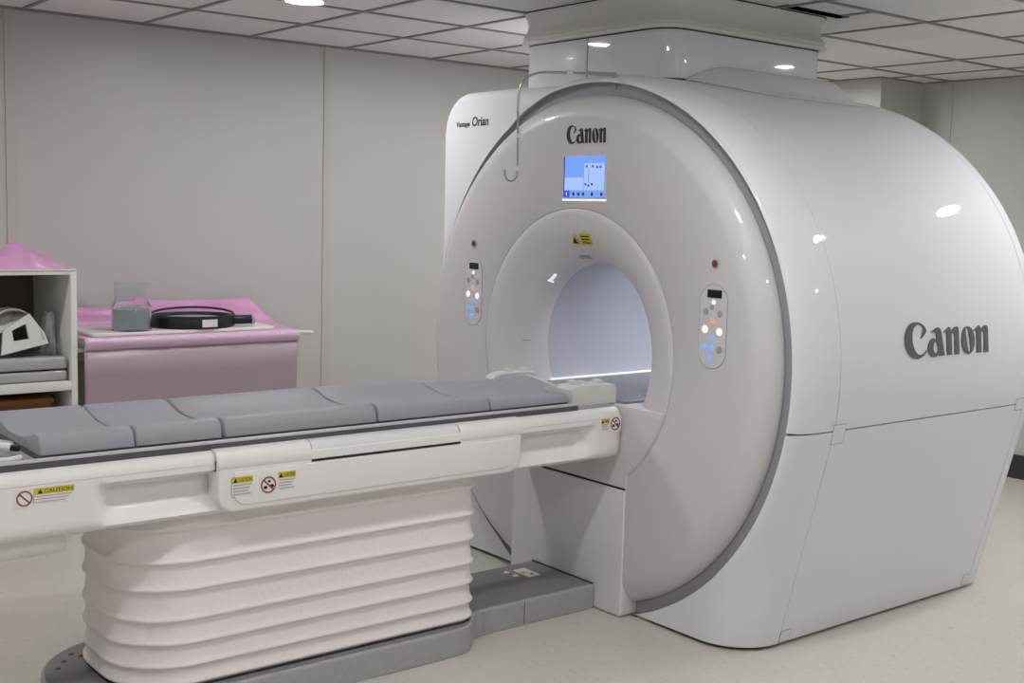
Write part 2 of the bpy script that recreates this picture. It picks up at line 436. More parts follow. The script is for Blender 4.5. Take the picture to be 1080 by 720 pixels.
solid(strip_obj('side_lower_cover', [band(a, YS+.003, YE) for a in LOl], M['gantry'], G))
def rear_path(a):
    ro = outline_hit(a); c, s = math.cos(a), math.sin(a); P = [(ro, YE+.003), (ro, YE+.02)]
    for k in range(1, 8):
        t = .5*PI*k/7; P.append((ro-.11*(1-math.cos(t)), YE+.02+.13*math.sin(t)))
    P += [(.8, YE+.152), (.36, YE+.152)]
    return [(q*c, y, max(BZ, ZC+q*s)) for q, y in P]
FULL = sorted(set(UP+LO)); FULL.append(FULL[0]+2*PI)
solid(strip_obj('rear_cover', [rear_path(a) for a in FULL], M['gantry'], G))
strip_obj('inner_shell', [band(a, .185, YE+.03, .984) for a in FULL], M['dark'], G)
# dark plinth the covers float above
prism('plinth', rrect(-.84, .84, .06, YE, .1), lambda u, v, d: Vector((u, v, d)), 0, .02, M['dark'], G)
# grey ring and front disc
rings = []
for R0, y0, mv in ((1.015, .012, 0), (1.0242, .006, 0), (1.0262, .014, .8), (1.0690, .014, .9), (1.0722, -.008, 1), (1.079, -.006, 1)):
    ring = []
    for q in range(160):
        a = 2*PI*q/160; x = R0*math.cos(a); lf = max(0, min(1, (-x-.25)/.3))
        ring.append((max(x, LX+.006), y0+.032*lf*mv, max(.003, ZC+R0*math.sin(a))))
    rings.append(ring)
loft('face_ring', rings, M['ring'], G, caps=False)
lathe_y('front_disc', [(.572, -.05), (.5745, -.064), (.578, -.066), (.90, -.066), (.934, -.0662), (.944, -.0650), (.957, -.0610), (.975, -.0525), (.993, -.0405), (1.007, -.027), (1.0175, -.0125), (1.0235, .000), (1.025, .008), (1.02, .02)],
        M['disc'], G, 160, zmin=.006)
fl = [(.573, -.05), (.5725, -.0640), (.569, -.0663), (.545, -.0665), (.51, -.060), (.47, -.049), (.435, -.031), (.405, -.008), (.382, .02), (.367, .05), (.358, .085), (.355, .115)]
lathe_y('bore_flare', fl, M['flare'], G, 128)
lathe_y('bore_liner', [(.372, .10), (.354, .115), (.353, .16), (.353, 1.5), (.353, YE+.152), (.37, YE+.152)], M['liner'], G, 96)
bl = [[(.349*math.cos(a), y, ZC+.349*math.sin(a)) for a in [PI/2+math.radians(-9+18*k/8) for k in range(9)]] for y in (.30, 1.45)]
o = loft('bore_light', bl, M['blamp'], G, closed=False, caps=False); solid(o, .003)
# filled lower part of the flare, then the flat panel down to the floor
arc = []
b0 = ang(.541, .840); b1 = ang(.356, .569)
for k in range(13):
    a = b0 + (b1-b0)*k/12; arc.append((.568*math.cos(a), ZC+.568*math.sin(a)))
bib = [(-x, z) for x, z in reversed(arc)] + [(x, z) for x, z in [(.0, .832)]][:0]
bib = [(x, z) for x, z in arc] + [(.350, .517), (-.350, .517)] + [(-x, z) for x, z in reversed(arc)]
prism('bore_ledge', bib, front(0), -.16, .071, M['flare'], G, bev=.006)
def skirt_fn(u, v, d): return Vector((u, -d, v))
prism('floor_panel', rrect(-.350, .350, .002, .511, (.02, .02, .004, .004)), skirt_fn, -.10, .070, M['skirt'], G, bev=.010)
prism('panel_gap', rrect(-.347, .347, .5105, .5170, .001), skirt_fn, -.05, .0685, M['dark'], G)
# deck inside the bore; its pale edges glow to imitate reflected light
box('bore_deck', -.300, .300, -.040, YE+.1, .831, .850, M['deck'], G, .004)
for s in (-1, 1): box('deck_edge', s*.303-.008, s*.303+.008, .09, YE+.1, .849, .857, M['bwhite'], G, .002)
# slot and marks above the bore

def flare_pt(a, r, lift=.002):
    y = None
    for (r1, y1), (r2, y2) in zip(fl, fl[1:]):
        if min(r1, r2) <= r <= max(r1, r2): y = y1 + (y2-y1)*(r-r1)/(r2-r1)
    return Vector((r*math.cos(a), y-lift, ZC+r*math.sin(a)))
def flare_patch(name, a0, a1, r0, r1, m, lift=.002, n=8):
    rings = [[flare_pt(a0+(a1-a0)*k/n, r, lift) for k in range(n+1)] for r in (r0, (r0+r1)/2, r1)]
    o = loft(name, rings, m, G, closed=False, caps=False); solid(o, .003); return o
flare_patch('light_slot', math.radians(90), math.radians(99), .374, .386, M['bgrey'])
flare_patch('alignment_mark', math.radians(127.5), math.radians(135), .370, .376, M['bwhite'])
flare_patch('alignment_mark', math.radians(134.2), math.radians(135.2), .366, .378, M['bwhite'])
flare_patch('alignment_mark', math.radians(179.7), math.radians(180.3), .376, .396, M['bgrey'])
def flare_label(a, r, w, h, m, name):
    c = flare_pt(a, r); n = Vector((0, -1, 0)); t = flare_pt(a, r+.01)-flare_pt(a, r-.01); t.normalize()
    u = Vector((1, 0, 0)); v = t
    return lambda U, Vv, d: c + u*U + v*Vv + u.cross(v)*(d+.002)
f_ = flare_label(math.radians(88), .452, .06, .05, None, '')
tri = [(-.058, -.022), (-.016, -.022), (-.037, .024)]
prism('warning_label', rrect(-.002, .062, -.024, .026, .002), f_, 0, .002, M['yellow'], G)
prism('warning_triangle', tri, f_, 0, .002, M['yellow'], G)
prism('warning_mark', [(-.05, -.018), (-.024, -.018), (-.037, .012)], f_, .001, .003, M['labelk'], G)
for k in range(3): prism('label_print', rrect(.006, .054, .012-.014*k, .017-.014*k, .001), f_, .001, .003, M['labelk'], G)

# seam tabs
def tab(y0, y1, z0, z1):
    def pts(y0, y1, z0, z1, k):
        L = []
        for z in (z0, z1):
            # find outline x at this height on the right
            for i in range(len(out)-1):
                (xa, za), (xb, zb2) = out[i], out[i+1]
                if xa > 0 and min(za, zb2) <= z <= max(za, zb2) and abs(za-zb2) > 1e-9:
                    x = xa+(xb-xa)*(z-za)/(zb2-za); L.append((x, z)); break
        return [[(L[0][0]+k, y0, L[0][1]), (L[0][0]+k, y1, L[0][1]), (L[1][0]+k, y1, L[1][1]), (L[1][0]+k, y0, L[1][1])],
                [(L[0][0]-.006, y0, L[0][1]), (L[0][0]-.006, y1, L[0][1]), (L[1][0]-.006, y1, L[1][1]), (L[1][0]-.006, y0, L[1][1])]]
    t = loft('tab_seam', pts(y0-.003, y1+.003, z0-.003, z1+.003, .0006), M['ring'], G, smooth=0)
    loft('seam_tab', pts(y0, y1, z0, z1, .0014), M['gantry'], G, smooth=0)
tab(.197, .262, .795, .862); tab(.205, .26, .020, .062); tab(1.415, YE-.001, .815, .862); tab(1.425, YE-.001, .020, .066)

# lettering on the housing
wm = wordmark()
k = .230/780
fill([[(u*k, v*k) for u, v in P] for P in wm], M['logo'], 'logo_lettering', lambda u, v, d: Vector((-.066+u, -.0668-d, 1.848+v*.83)), G)
k2 = .565/780
def oncyl(u, v, d):
    a = (v*.62 - .0)/1.115 + math.atan2(1.0735-ZC, 1.1137)
    R = 1.1175+d; return Vector((R*math.cos(a), .578+u, ZC+R*math.sin(a)))
fill([[(u*k2, v*k2) for u, v in P] for P in wm], M['logog'], 'logo_lettering', oncyl, G)
f_ = lambda u, v, d: Vector((-.949+u, .0195-d, 1.954+v))
text('Vantage', .034, M['logo'], 'logo_lettering', f_, G, sx=.97, shear=.1, bold=.0007)
f_ = lambda u, v, d: Vector((-.829+u, .0195-d, 1.955+v))
text('Orian', .058, M['logo'], 'logo_lettering', f_, G, sx=.92, shear=.1, bold=.001)

# display
D = prism('display', rrect(-.079, .181, 1.622, 1.806, .008), front(0), .060, .0675, M['disc'], G, bev=.002)
P = lambda n, u0, u1, v0, v1, m, d=.0695, r=.001: prism(n, rrect(u0, u1, v0, v1, r), front(0), .066, d, m, D)
P('screen', -.072, .173, 1.636, 1.799, M['screen'])
P('screen_panel', -.066, .045, 1.665, 1.715, M['screenl'], .0700)
P('screen_panel', .050, .168, 1.665, 1.770, M['screenl'], .0700)
P('screen_panel', -.066, .045, 1.721, 1.770, M['screen'], .0700)
P('screen_edge', -.072, -.068, 1.662, 1.799, M['icon'], .0702)
P('screen_icon', -.070, -.034, 1.637, 1.662, M['screend'], .0703)
P('icon_mark', -.054, -.050, 1.643, 1.656, M['bwhite'], .0706)
for u in (-.010, .020, .048, .100, .155): P('screen_icon', u-.006, u+.006, 1.643, 1.656, M['icon'], .0703)
for u, v in ((.060, 1.688), (.098, 1.688), (.078, 1.682), (.065, 1.758), (.100, 1.758), (.125, 1.755), (.145, 1.755)): P('screen_icon', u-.005, u+.005, v-.004, v+.004, M['icon'], .0703)
P('screen_line', .076, .078, 1.695, 1.75, M['icon'], .0702)
P('display_sill', -.079, .181, 1.622, 1.630, M['bwhite'], .069)

# key panels and stop lamps
def keypad(cx, z0, z1, w, led_z, sgn):
    K = prism('control_panel', rrect(cx-w, cx+w, z0, z1, w*.96, 12), front(0), .060, .0672, M['bgrey'], G)
    prism('panel_face', rrect(cx-w+.003, cx+w-.003, z0+.003, z1-.003, w*.96-.003, 12), front(0), .062, .0682, M['disc'], K)
    h = z1-z0
    def key(dx, t, r, m, sq=False):
        z = z1-h*t
        prism('readout' if sq else 'button', rrect(cx+dx-r, cx+dx+r, z-(r*.42 if sq else r), z+(r*.42 if sq else r), .003 if sq else r*.95, 6), front(0), .064, .070, m, K, bev=.0012)
    key(.004, .115, .034, M['readout'], True)
    key(.001, .215, .009, M['bwhite'])
    key(-.006, .275, .010, M['bgrey']); key(-.034, .33, .012, M['bgrey']); key(.032, .345, .012, M['bgrey'])
    key(0, .445, .014, M['borange'])
    key(-.035, .54, .014, M['bwhite']); key(.033, .555, .014, M['bwhite'])
    key(0, .65, .014, M['bblue']); key(-.036, .755, .014, M['bblue']); key(-.002, .76, .014, M['bblue']); key(.036, .765, .013, M['bgrey'])
    key(-.004, .875, .014, M['bblue'])
    L = lathe_y('stop_lamp', [(.016, -.062), (.016, -.069), (.0125, -.071)], M['bgrey'], G, 24, cx, led_z)
    lathe_y('lamp_lens', [(.0125, -.068), (.0120, -.073), (.006, -.0755), (.0005, -.076)], M['rled'], L, 24, cx, led_z)
keypad(.758, 1.036, 1.338, .066, 1.410, 1)
keypad(-.672, 1.062, 1.362, .066, 1.428, -1)

# drip hook on a swing arm
arm = smoothpath([(.120, .01, 2.118), (.06, -.065, 2.119), (.02, -.113, 2.119), (-.045, -.193, 2.119), (-.075, -.229, 2.113), (-.097, -.257, 2.096), (-.110, -.273, 2.066), (-.115, -.280, 2.02), (-.1155, -.2805, 1.97)], 8)
Hk = tube('swing_arm', arm, .0048, M['steel'], G)
tube('arm_socket', [(.124, .016, 2.118), (.052, -.074, 2.119)], .0075, M['ring'], Hk)
tube('arm_joint', [(.018, -.116, 2.119), (.003, -.135, 2.119)], .0085, M['label'], Hk)
tube('hook', smoothpath([(-.1155, -.2805, 1.985), (-.1135, -.278, 1.80), (-.113, -.278, 1.735), (-.116, -.281, 1.708), (-.130, -.290, 1.694), (-.146, -.300, 1.697), (-.155, -.306, 1.714), (-.157, -.308, 1.738)], 8), .0042, M['steel'], Hk)
for z in (1.872, 1.742): tube('hook_collar', [(-.113, -.278, z-.008), (-.113, -.278, z+.008)], .0075, M['label'], Hk)
tube('arm_post', [(.122, .013, 2.06), (.122, .013, 2.12)], .009, M['ring'], Hk)

# ------------------------------------------------------------------ duct housing between scanner and ceiling
U = thing('duct_housing', 'white box cover rising from the scanner top to the ceiling', 'duct cover', (-.36, .82, 2.1))
def ring_at(z, off, r=.11):
    return [(u, v, z) for u, v in rrect(-.845-off, .118+off, .30-off, 1.34+off, max(.01, r+off*.4), 12)]
YJ = -.367
bmz0, bmz1 = 2.137, 2.336
def duct_part(name, keep, m):
    R = [p for p in rrect(-.845, .118, .30, 1.34, .07, 8)]
    return R
foot = lambda x: 2.137
loft('duct_shell', [[(x, y, foot(x)) for x, y, z in ring_at(bmz0, 0)], ring_at(bmz1, 0)], M['gantry'], U)
box('panel_joint', YJ-.0022, YJ+.0022, .2985, .305, bmz0, bmz1, M['ring'], U)
# thin cover panel left of the joint
box('side_panel', -.740, YJ-.004, .2970, .302, bmz0, bmz1-.003, M['skirt'], U, .001)
loft('duct_collar', [ring_at(z, o) for z, o in ((2.338, -.004), (2.338, .026), (2.352, .028), (2.356, .022), (2.368, .020), (2.371, .026), (2.376, .024), (2.392, .012), (2.42, .006), (2.455, .010), (2.475, .018), (HC-.001, .022))],
     M['white'], U, caps=True)
loft('collar_gap', [ring_at(2.333, .002), ring_at(2.3385, .002)], M['dark'], U)
loft('collar_gap', [ring_at(HC-.006, .0235), ring_at(HC-.0015, .0235)], M['dark'], U)
# swollen pad along the foot of the right side
top = [(.125, 2.206), (.14, 2.203), (.165, 2.194), (.195, 2.175), (.225, 2.150), (.255, 2.122), (.285, 2.099), (.32, 2.079), (.36, 2.064)]
rings = []
for i in range(25):
    t = i/24; y = .405 + t*.93
    e = math.sin(min(1, t/.30)*PI/2)**.9
    L = []
    for x, z in top:
        x2 = .125+(x-.125)*(.5+.5*e); zc_ = ZC+math.sqrt(1.1192**2-x2*x2)
        z2 = max(zc_+.001, zc_+(z-(ZC+math.sqrt(1.1185**2-x*x)))*e) ; L.append((x2, y, z2))
    B = [(x, y, ZC+math.sqrt(1.1170**2-x*x)) for x, y, z in reversed(L)]
    rings.append(L+B)
loft('foot_fairing', rings, M['gantry'], U, smooth=50)

# ------------------------------------------------------------------ patient table
T = thing('patient_table', 'long white scanner table on a pleated column docked to the scanner', 'patient table', (0, -1.43, 0))
# floor base: rounded rear end, wide under the column, narrow neck to the scanner
def base_outline(s=0):
    P = []
    for k in range(0, 17):
        a = -PI/2 - PI*k/16*1.0; P.append(None)
    L = []
    yc = -1.84; W_ = .315-s; n_ = .196-s
    right = [(n_, -.075)] + [(n_, -.60)] + seg([(n_, -.62), (n_+.006, -.66), (n_+.032, -.70), (n_+.075, -.735), (W_-.012, -.775), (W_, -.82)], 4) + [(W_, yc)]
    end = [(W_*math.cos(a), yc + W_*math.sin(a)) for a in [-PI*k/20 for k in range(1, 20)]]
    left = [(-x, y) for x, y in reversed(right)]
    return right + end + left
bo = base_outline()
rings = [[(x, y, .002) for x, y in bo], [(x, y, .086) for x, y in bo]]
for k in range(1, 5):
    a = .5*PI*k/4; s = .008*(1-math.cos(a)); rings.append([(x, y, .091+.008*math.sin(a)) for x, y in base_outline(s)])
FB = loft('floor_base', rings, M['base'], T)
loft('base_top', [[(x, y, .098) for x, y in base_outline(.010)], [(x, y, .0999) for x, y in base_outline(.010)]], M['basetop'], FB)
box('panel_joint', .1955, .1968, -.432, -.429, .004, .090, M['rail'], FB)
box('panel_joint', .1955, .1968, -.632, -.629, .004, .090, M['rail'], FB)
box('base_edge', -.19, .19, -.079, -.0735, .094, .1035, M['dark'], FB)
prism('base_label', rrect(-.125, -.015, -.235, -.175, .002), lambda u, v, d: Vector((u, v, .1+d)), 0, .0015, M['label'], FB)
prism('label_mark', [(-.055, -.205), (-.035, -.205), (-.045, -.188)], lambda u, v, d: Vector((u, v, .1+d)), .001, .0022, M['labelk'], FB)
prism('label_mark', rrect(-.088, -.062, -.232, -.206, .002), lambda u, v, d: Vector((u, v, .1+d)), .001, .0022, M['yellow'], FB)
for x, y in ((-.115, -.275), (-.06, -.272)): lathe_z('bolt', [(.012, .100), (.012, .103), (.008, .1045)], M['label'], FB, 14, (x, y))
for x, y in ((-.20, -2.01), (-.15, -2.05), (-.10, -2.085), (-.17, -1.99)): lathe_z('bolt', [(.008, .100), (.008, .102), (.005, .103)], M['brown'], FB, 12, (x, y))
# bellows
lips = [.598, .497, .410, .320, .245, .175, .119]
def bring(z, off, pin=0):
    R = rrect(-.268-off, .268+off, -1.992-off, -.715+off, (.20+off, .20+off, .075+off, .075+off), 14)
    L = []
    for i, (x, y) in enumerate(R):
        q = noise.noise(Vector((x*5, y*5, z*9)))*.004
        # cloth gathers at the corners
        cx = abs(abs(x)-.21); cy = min(abs(y+1.92), abs(y+.76)); c = max(0, 1-(cx+cy)/.10)
        f = 1 - pin*c*.018*(1+.7*math.sin(i*2.4+z*40))
        xm, ym = 0, -1.353
        L.append((xm+(x-xm)*f, ym+(y-ym)*(1-(1-f)*.5), z + q + c*pin*.006*math.sin(i*3.1+z*33)))
    return L
rings = [bring(.640, .000), bring(.622, .006)]
for i, z in enumerate(lips):
    nz = lips[i+1] if i+1 < len(lips) else .1005
    h = z - nz
    rings += [bring(z+.013, .0075, .6), bring(z+.007, .0105, .4), bring(z+.002, .0145, .2), bring(z-.003, .0140, .2), bring(z-.008, .006, .4), bring(z-.014, .001, .6)]
    if i+1 < len(lips):
        rings += [bring(z-.014-(h-.027)*.33, .003, 1), bring(z-.014-(h-.027)*.66, .005, 1)]
loft('bellows', rings, M['bellows'], T, smooth=60)

prism('bellows_foot', rrect(-.275, .275, -2.000, -.708, (.205, .205, .08, .08), 12), lambda u, v, d: Vector((u, v, d)), .0995, .1025, M['rail'], T)

# table body
def sect(y, d, s=1., zs=1.):
    H = [(0, .836), (.285, .838), (.308, .836), (.322, .828), (.329, .815), (.331, .800), (.331, .782),
         (.331-.35*d, .776), (.331-d, .756), (.331-d, .714), (.331-.72*d, .688), (.331-.22*d, .670), (.326, .657), (.312, .644), (.28, .635), (.22, .631), (0, .630)]
    zc = .735
    R = [(x*s, y, zc+(z-zc)*zs) for x, z in H]
    return R + [(-x, yy, z) for x, yy, z in reversed(R[1:-1])]
def dep(y):
    a = max(0, min(1, (y+2.115)/.07)); b = max(0, min(1, (-.195-y)/.10))
    sm = lambda t: t*t*(3-2*t)
    return .056*min(sm(a), sm(b))
yy = [-2.66, -2.64, -2.60, -2.4, -2.2, -2.13] + [-2.115+.07*k/6 for k in range(7)] + [-1.9, -1.7, -1.4, -1.0, -.7, -.5, -.4] + [-.295+.1*k/6 for k in range(7)] + [-.15, -.110, -.090]
rings = []
for y in yy:
    s = 1; z = 1
    if y < -2.62: s, z = (.93, .9) if y < -2.65 else (.98, .97)
    if y > -.1: s = .985; z = .99
    rings.append(sect(y, dep(y), s, z))
rings.append(sect(-.078, 0, .95, .93))
loft('table_body', rings, M['table'], T, smooth=40)
for y0, y1 in ((-2.60, -1.765), (-.585, -.112)):
    box('body_seam', .3295, .3316, y0, y1, .7988, .8004, M['raillip'], T)
# lower frame at the foot end
rings = []
for y, s in ((-2.63, .9), (-2.60, 1), (-2.22, 1), (-2.185, .985), (-2.165, .93), (-2.155, .8)):
    rings.append([(u*s, y, z) for u, z in rrect(-.270, .270, .575, .648, (.035, .035, .004, .004), 5)])
loft('foot_frame', rings, M['table'], T)
# side plate with raised field, caps and grab handle
side = lambda u, v, d: Vector((d, u, v))
for s in (1, -1):
    fn = (lambda u, v, d: Vector((d, u, v))) if s == 1 else (lambda u, v, d: Vector((-d, u, v)))
    pl = prism('side_plate', rrect(-1.752, -.590, .648, .815, (.055, .055, .004, .004), 8), fn, .28, .348, M['table'], T, bev=.010)
    prism('plate_field', rrect(-1.700, -.625, .668, .772, (.040, .040, .006, .006), 8), fn, .34, .3515, M['table'], pl, bev=.003)
    def cap(name, y0, y1, m, xo, z0, parent):
        prof = [(.296, .841), (.315+xo, .840), (.331+xo, .834), (.341+xo, .822), (.345+xo, .806), (.344+xo, z0+.006), (.338+xo, z0), (.296, z0)]
        return loft(name, [[(s*x, y, z) for x, z in prof] for y in (y0, y1)], m, parent, smooth=50)
    cap('plate_cap', -1.752, -1.438, M['table'], .004, .776, pl); cap('plate_cap', -.862, -.590, M['table'], .004, .776, pl)
    cap('grab_handle', -1.434, -.866, M['tablehi'], .002, .782, T)
    b = prism('handle_gap', rrect(-1.438, -.862, .7755, .7835, .002), fn, .33, .3492, M['dark'], T)
# side rails under the cushions
box('table_deck', -.296, .296, -2.62, -.10, .834, .8445, M['base'], T, .003)
for s in (1, -1):
    a, b = sorted((s*.283, s*.304)); box('side_rail', a, b, -2.62, -.285, .836, .858, M['rail'], T, .003)
    a, b = sorted((s*.284, s*.3062)); box('rail_edge', a, b, -2.62, -.285, .8555, .8628, M['raillip'], T, .0015)
# docking blocks and cradle at the bore end
B1 = loft('docking_block', [[(x, y, z) for y, z in ((-.284, .845), (-.281, .905), (-.272, .918), (-.20, .921), (-.07, .917), (-.06, .905), (-.058, .845))] for x in (.165, .170, .262, .268)], M['coilw'], T, smooth=30)
loft('block_wing', [[(.172, -.278, .916), (.172, -.20, .917), (.172, -.20, .86), (.172, -.278, .86)], [(.11, -.275, .904), (.11, -.205, .906), (.11, -.205, .884), (.11, -.275, .884)], [(.085, -.265, .896), (.085, -.212, .899), (.085, -.212, .886), (.085, -.265, .886)]], M['coilw'], B1)
for y, h in ((-.245, .935), (-.20, .930), (-.12, .931)): box('block_latch', .185, .225, y, y+.030, .915, h, M['coilw'], B1, .005)
B2 = loft('docking_block', [[(-.300, y, z0), (-.243, y, z0), (-.243, y, z1-.006), (-.250, y, z1), (-.293, y, z1), (-.300, y, z1-.006)] for y, z0, z1 in ((-.275, .872, .884), (-.255, .862, .902), (-.22, .860, .910), (-.08, .860, .909), (-.045, .860, .902), (-.042, .860, .89))], M['coilw'], T, smooth=30)
for y in (-.19, -.11): box('block_latch', -.285, -.255, y, y+.03, .905, .920, M['coilw'], B2, .005)
cr = [(-.22, .893), (-.15, .886), (-.08, .877), (0, .873), (.08, .876), (.13, .880), (.163, .884)]
loft('end_cradle', [[(x, y, z-dz) for x, z in cr] + [(x, y, .846) for x, z in reversed(cr)] for y, dz in ((-.284, .006), (-.280, .002), (-.12, 0), (-.11, .006))], M['pad'], T, smooth=40)
loft('cradle_lip', [[(x, y, z+.004) for x, z in cr] + [(x, y, z-.006) for x, z in reversed(cr)] for y in (-.118, -.104)], M['coilw'], T, smooth=40)

# warning labels along the near side of the table (children of what they stick to)
def label_block(fn, u0, u1, v0, v1, word, parent, lines=4, vhead=.36, d=0):
    vh = v1 - (v1-v0)*vhead
    prism('label_field', rrect(u0, u1, v0, vh, .001), fn, d, d+.0008, M['label'], parent)
    H = prism('label_header', rrect(u0, u1, vh, v1, .001), fn, d, d+.0009, M['yellow'], parent)
    hh = v1-vh; tx = u0 + (u1-u0)*.16
    prism('warning_triangle', [(tx-hh*.38, vh+hh*.14), (tx+hh*.38, vh+hh*.14), (tx, vh+hh*.86)], fn, d+.0005, d+.0015, M['labelk'], parent)
    text(word, hh*.80, M['labelk'], 'label_lettering', lambda u, v, e: fn(tx+hh*.55+u, vh+hh*.22+v, d+.0012+e), parent, ext=.0002, sx=(u1-tx-hh*.7)/(hh*.80*len(word)*.66))
    n = lines
    for k in range(n):
        v = vh - (vh-v0)*(k+.6)/(n+.2); e = u1-(u1-u0)*(.06+.2*((k*37) % 5)/5)
        prism('label_print', rrect(u0+(u1-u0)*.05, e, v-(vh-v0)*.07, v+(vh-v0)*.07, .0003), fn, d+.0005, d+.0012, M['labelg'], parent)
def ban(fn, cu, cv, r, parent, d=0, marks=True, col='red', bg=True):
    if bg: prism('label_field', rrect(cu-r*1.2, cu+r*1.2, cv-r*1.25, cv+r*1.25, .001), fn, d, d+.0008, M['label'], parent)
    n = 28
    ringo = [(cu+r*math.cos(2*PI*k/n), cv+r*math.sin(2*PI*k/n)) for k in range(n)]
    ringi = [(cu+r*.80*math.cos(2*PI*k/n), cv+r*.80*math.sin(2*PI*k/n)) for k in range(n)]
    fill([ringo, ringi], M[col], 'ban_ring', lambda u, v, e: fn(u, v, d+.0013+e), parent, .0003)
    c, s = math.cos(-PI/4), math.sin(-PI/4); w_ = r*.1
    fill([[(cu+r*.85*c*a-w_*s*b, cv+r*.85*s*a+w_*c*b) for a, b in ((-1, -1), (1, -1), (1, 1), (-1, 1))]], M[col], 'ban_bar', lambda u, v, e: fn(u, v, d+.0013+e), parent, .0003)
    if marks:
        for a, b, q in ((-.38, -.28, .26), (.42, -.18, .30), (.1, .42, .2)):
            fill([[(cu+r*(a+q*math.cos(2*PI*k/10)), cv+r*(b+q*.8*math.sin(2*PI*k/10))) for k in range(10)]], M['labelk'], 'ban_mark', lambda u, v, e: fn(u, v, d+.0012+e), parent, .0003)
sx_ = lambda x: (lambda u, v, d: Vector((x+d, u, v)))
near_plate = [o for o in T.children if o.name.startswith('side_plate')][0]
body = [o for o in T.children if o.name.startswith('table_body')][0]
label_block(sx_(.3514), -1.708, -1.640, .698, .757, 'CAUTION', near_plate, 4, .33)
ban(sx_(.3514), -1.588, .721, .026, near_plate)
label_block(sx_(.3514), -1.555, -1.495, .700, .756, 'CAUTION', near_plate, 4, .36)
ban(sx_(.3312), -2.302, .766, .0215, body, marks=False)
label_block(sx_(.3312), -2.278, -2.168, .747, .790, 'CAUTION', body, 3, .42)
label_block(sx_(.3312), -.190, -.150, .754, .798, 'CAUTION', body, 4, .38)
ban(sx_(.3312), -.118, .776, .025, body)

# ------------------------------------------------------------------ cushions
def csec(y, s=1., dz=0):
    xc = .005; q = max(0, min(1, (y+1.13)/.85)); f = 1-.45*q*q*(3-2*q)
    H = [(0, .8865), (.06, .888), (.11, .896), (.155, .908), (.19, .9165), (.215, .9175), (.232, .911), (.241, .898), (.246, .880), (.248, .8620)]
    R = [(xc+x*s, y, .862+(z-.862)*(1-dz)*f) for x, z in H]
    L = [(2*xc-x, yy_, z) for x, yy_, z in R[1:]]
    return list(reversed(L)) + R
def cushion(y0, y1, label):
    rings = []
    for t, s, dz in ((0, .985, .10), (.003, .996, .03), (.008, 1, 0)): rings.append(csec(y0+t, s, dz))
    n = 6
    for k in range(1, n): rings.append(csec(y0+.008+(y1-y0-.016)*k/n))
    for t, s, dz in ((.008, 1, 0), (.003, .996, .03), (0, .985, .10)): rings.append(csec(y1-t, s, dz))
    o = loft('table_cushion', rings, M['pad'], None, smooth=55)
    tag(o, label, 'cushion', 'grey cushions along the scanner table'); return base(o, (.005, (y0+y1)/2, .8612))
cushion(-2.235, -1.966, 'grey trough-shaped table cushion at the foot end, farthest from the scanner')
cushion(-1.960, -1.693, 'second grey table cushion from the foot end, the short one below the jar')
cushion(-1.683, -1.140, 'long grey table cushion above the left half of the white side plate')
cushion(-1.131, -.664, 'fourth grey table cushion, ending at the right end of the side plate')
cushion(-.657, -.292, 'grey table cushion nearest the scanner, running in between the white blocks')
# cushion supports: deck packing so that the pads rest on the table
box('pad_tray', -.238, .248, -2.236, -.290, .8435, .8612, M['rail'], T, .003)

# coil plug lying on the foot end
K = thing('coil_plug', 'white plug and black-tipped lead on the foot end of the table', 'plug', (.12, -2.36, .845))
box('plug_body', .06, .165, -2.375, -2.315, .8455, .902, M['label'], K, .012, 3)
tube('plug_neck', [(.12, -2.325, .878), (.16, -2.285, .874)], .013, M['label'], K)
tube('plug_tip', [(.158, -2.288, .874), (.174, -2.270, .873)], .009, M['black'], K)
tube('lead', smoothpath([(.19, -2.45, .855), (.215, -2.38, .853), (.218, -2.31, .853), (.208, -2.275, .8545)], 8), .008, M['label'], K)
tube('lead', smoothpath([(-.02, -2.32, .868), (.05, -2.29, .872), (.10, -2.27, .874)], 8), .008, M['raillip'], K)

# ------------------------------------------------------------------ open shelf unit at the left wall
S = thing('shelf_unit', 'open white shelf unit at the left edge against the wall', 'shelf', (-2.26, -2.0, 0))
fx, bx, sy0, sy1 = -1.97, XW+.01, -2.75, -1.392
box('side_board', bx, fx, sy1-.028, sy1, 0, 1.247, M['white'], S, .002)
box('side_board', bx, fx, sy0, sy0+.028, 0, 1.247, M['white'], S, .002)
box('top_board', bx, fx+.004, sy0, sy1+.002, 1.247, 1.271-.018, M['white'], S, .002)
box('top_rail', bx, fx, sy0+.028, sy1-.028, 1.228, 1.247, M['white'], S, .001)
box('shelf_board', bx, fx, sy0+.028, sy1-.028, .690, .732, M['white'], S, .002)
box('bottom_board', bx, fx, sy0+.028, sy1-.028, .06, .10, M['white'], S, .002)
box('back_board', bx, bx+.012, sy0+.028, sy1-.028, .10, 1.228, M['backb'], S)
def crumple(name, x0, x1, y0, y1, zf, m, nx=22, ny=36, amp=.006, freq=14, seed=1, zb=None, th=.002):
    V = []; F = []
    for i in range(nx+1):
        for j in range(ny+1):
            u, v = i/nx, j/ny; x = x0+(x1-x0)*u; y = y0+(y1-y0)*v; z = zf(u, v)
            q = Vector((x*freq, y*freq, seed*2.7)); z += amp*noise.noise(q)+amp*.5*noise.noise(q*2.3)
            if zb is not None: z = max(z, zb+.002)
            V.append((x, y, z))
    for i in range(nx):
        for j in range(ny):
            a = i*(ny+1)+j; F.append((a, a+1, a+ny+2, a+ny+1))
    o = obj(name, V, F, m, None, 60, fix=False)
    if th: s = o.modifiers.new('t', 'SOLIDIFY'); s.thickness = th; s.offset = 0
    return o
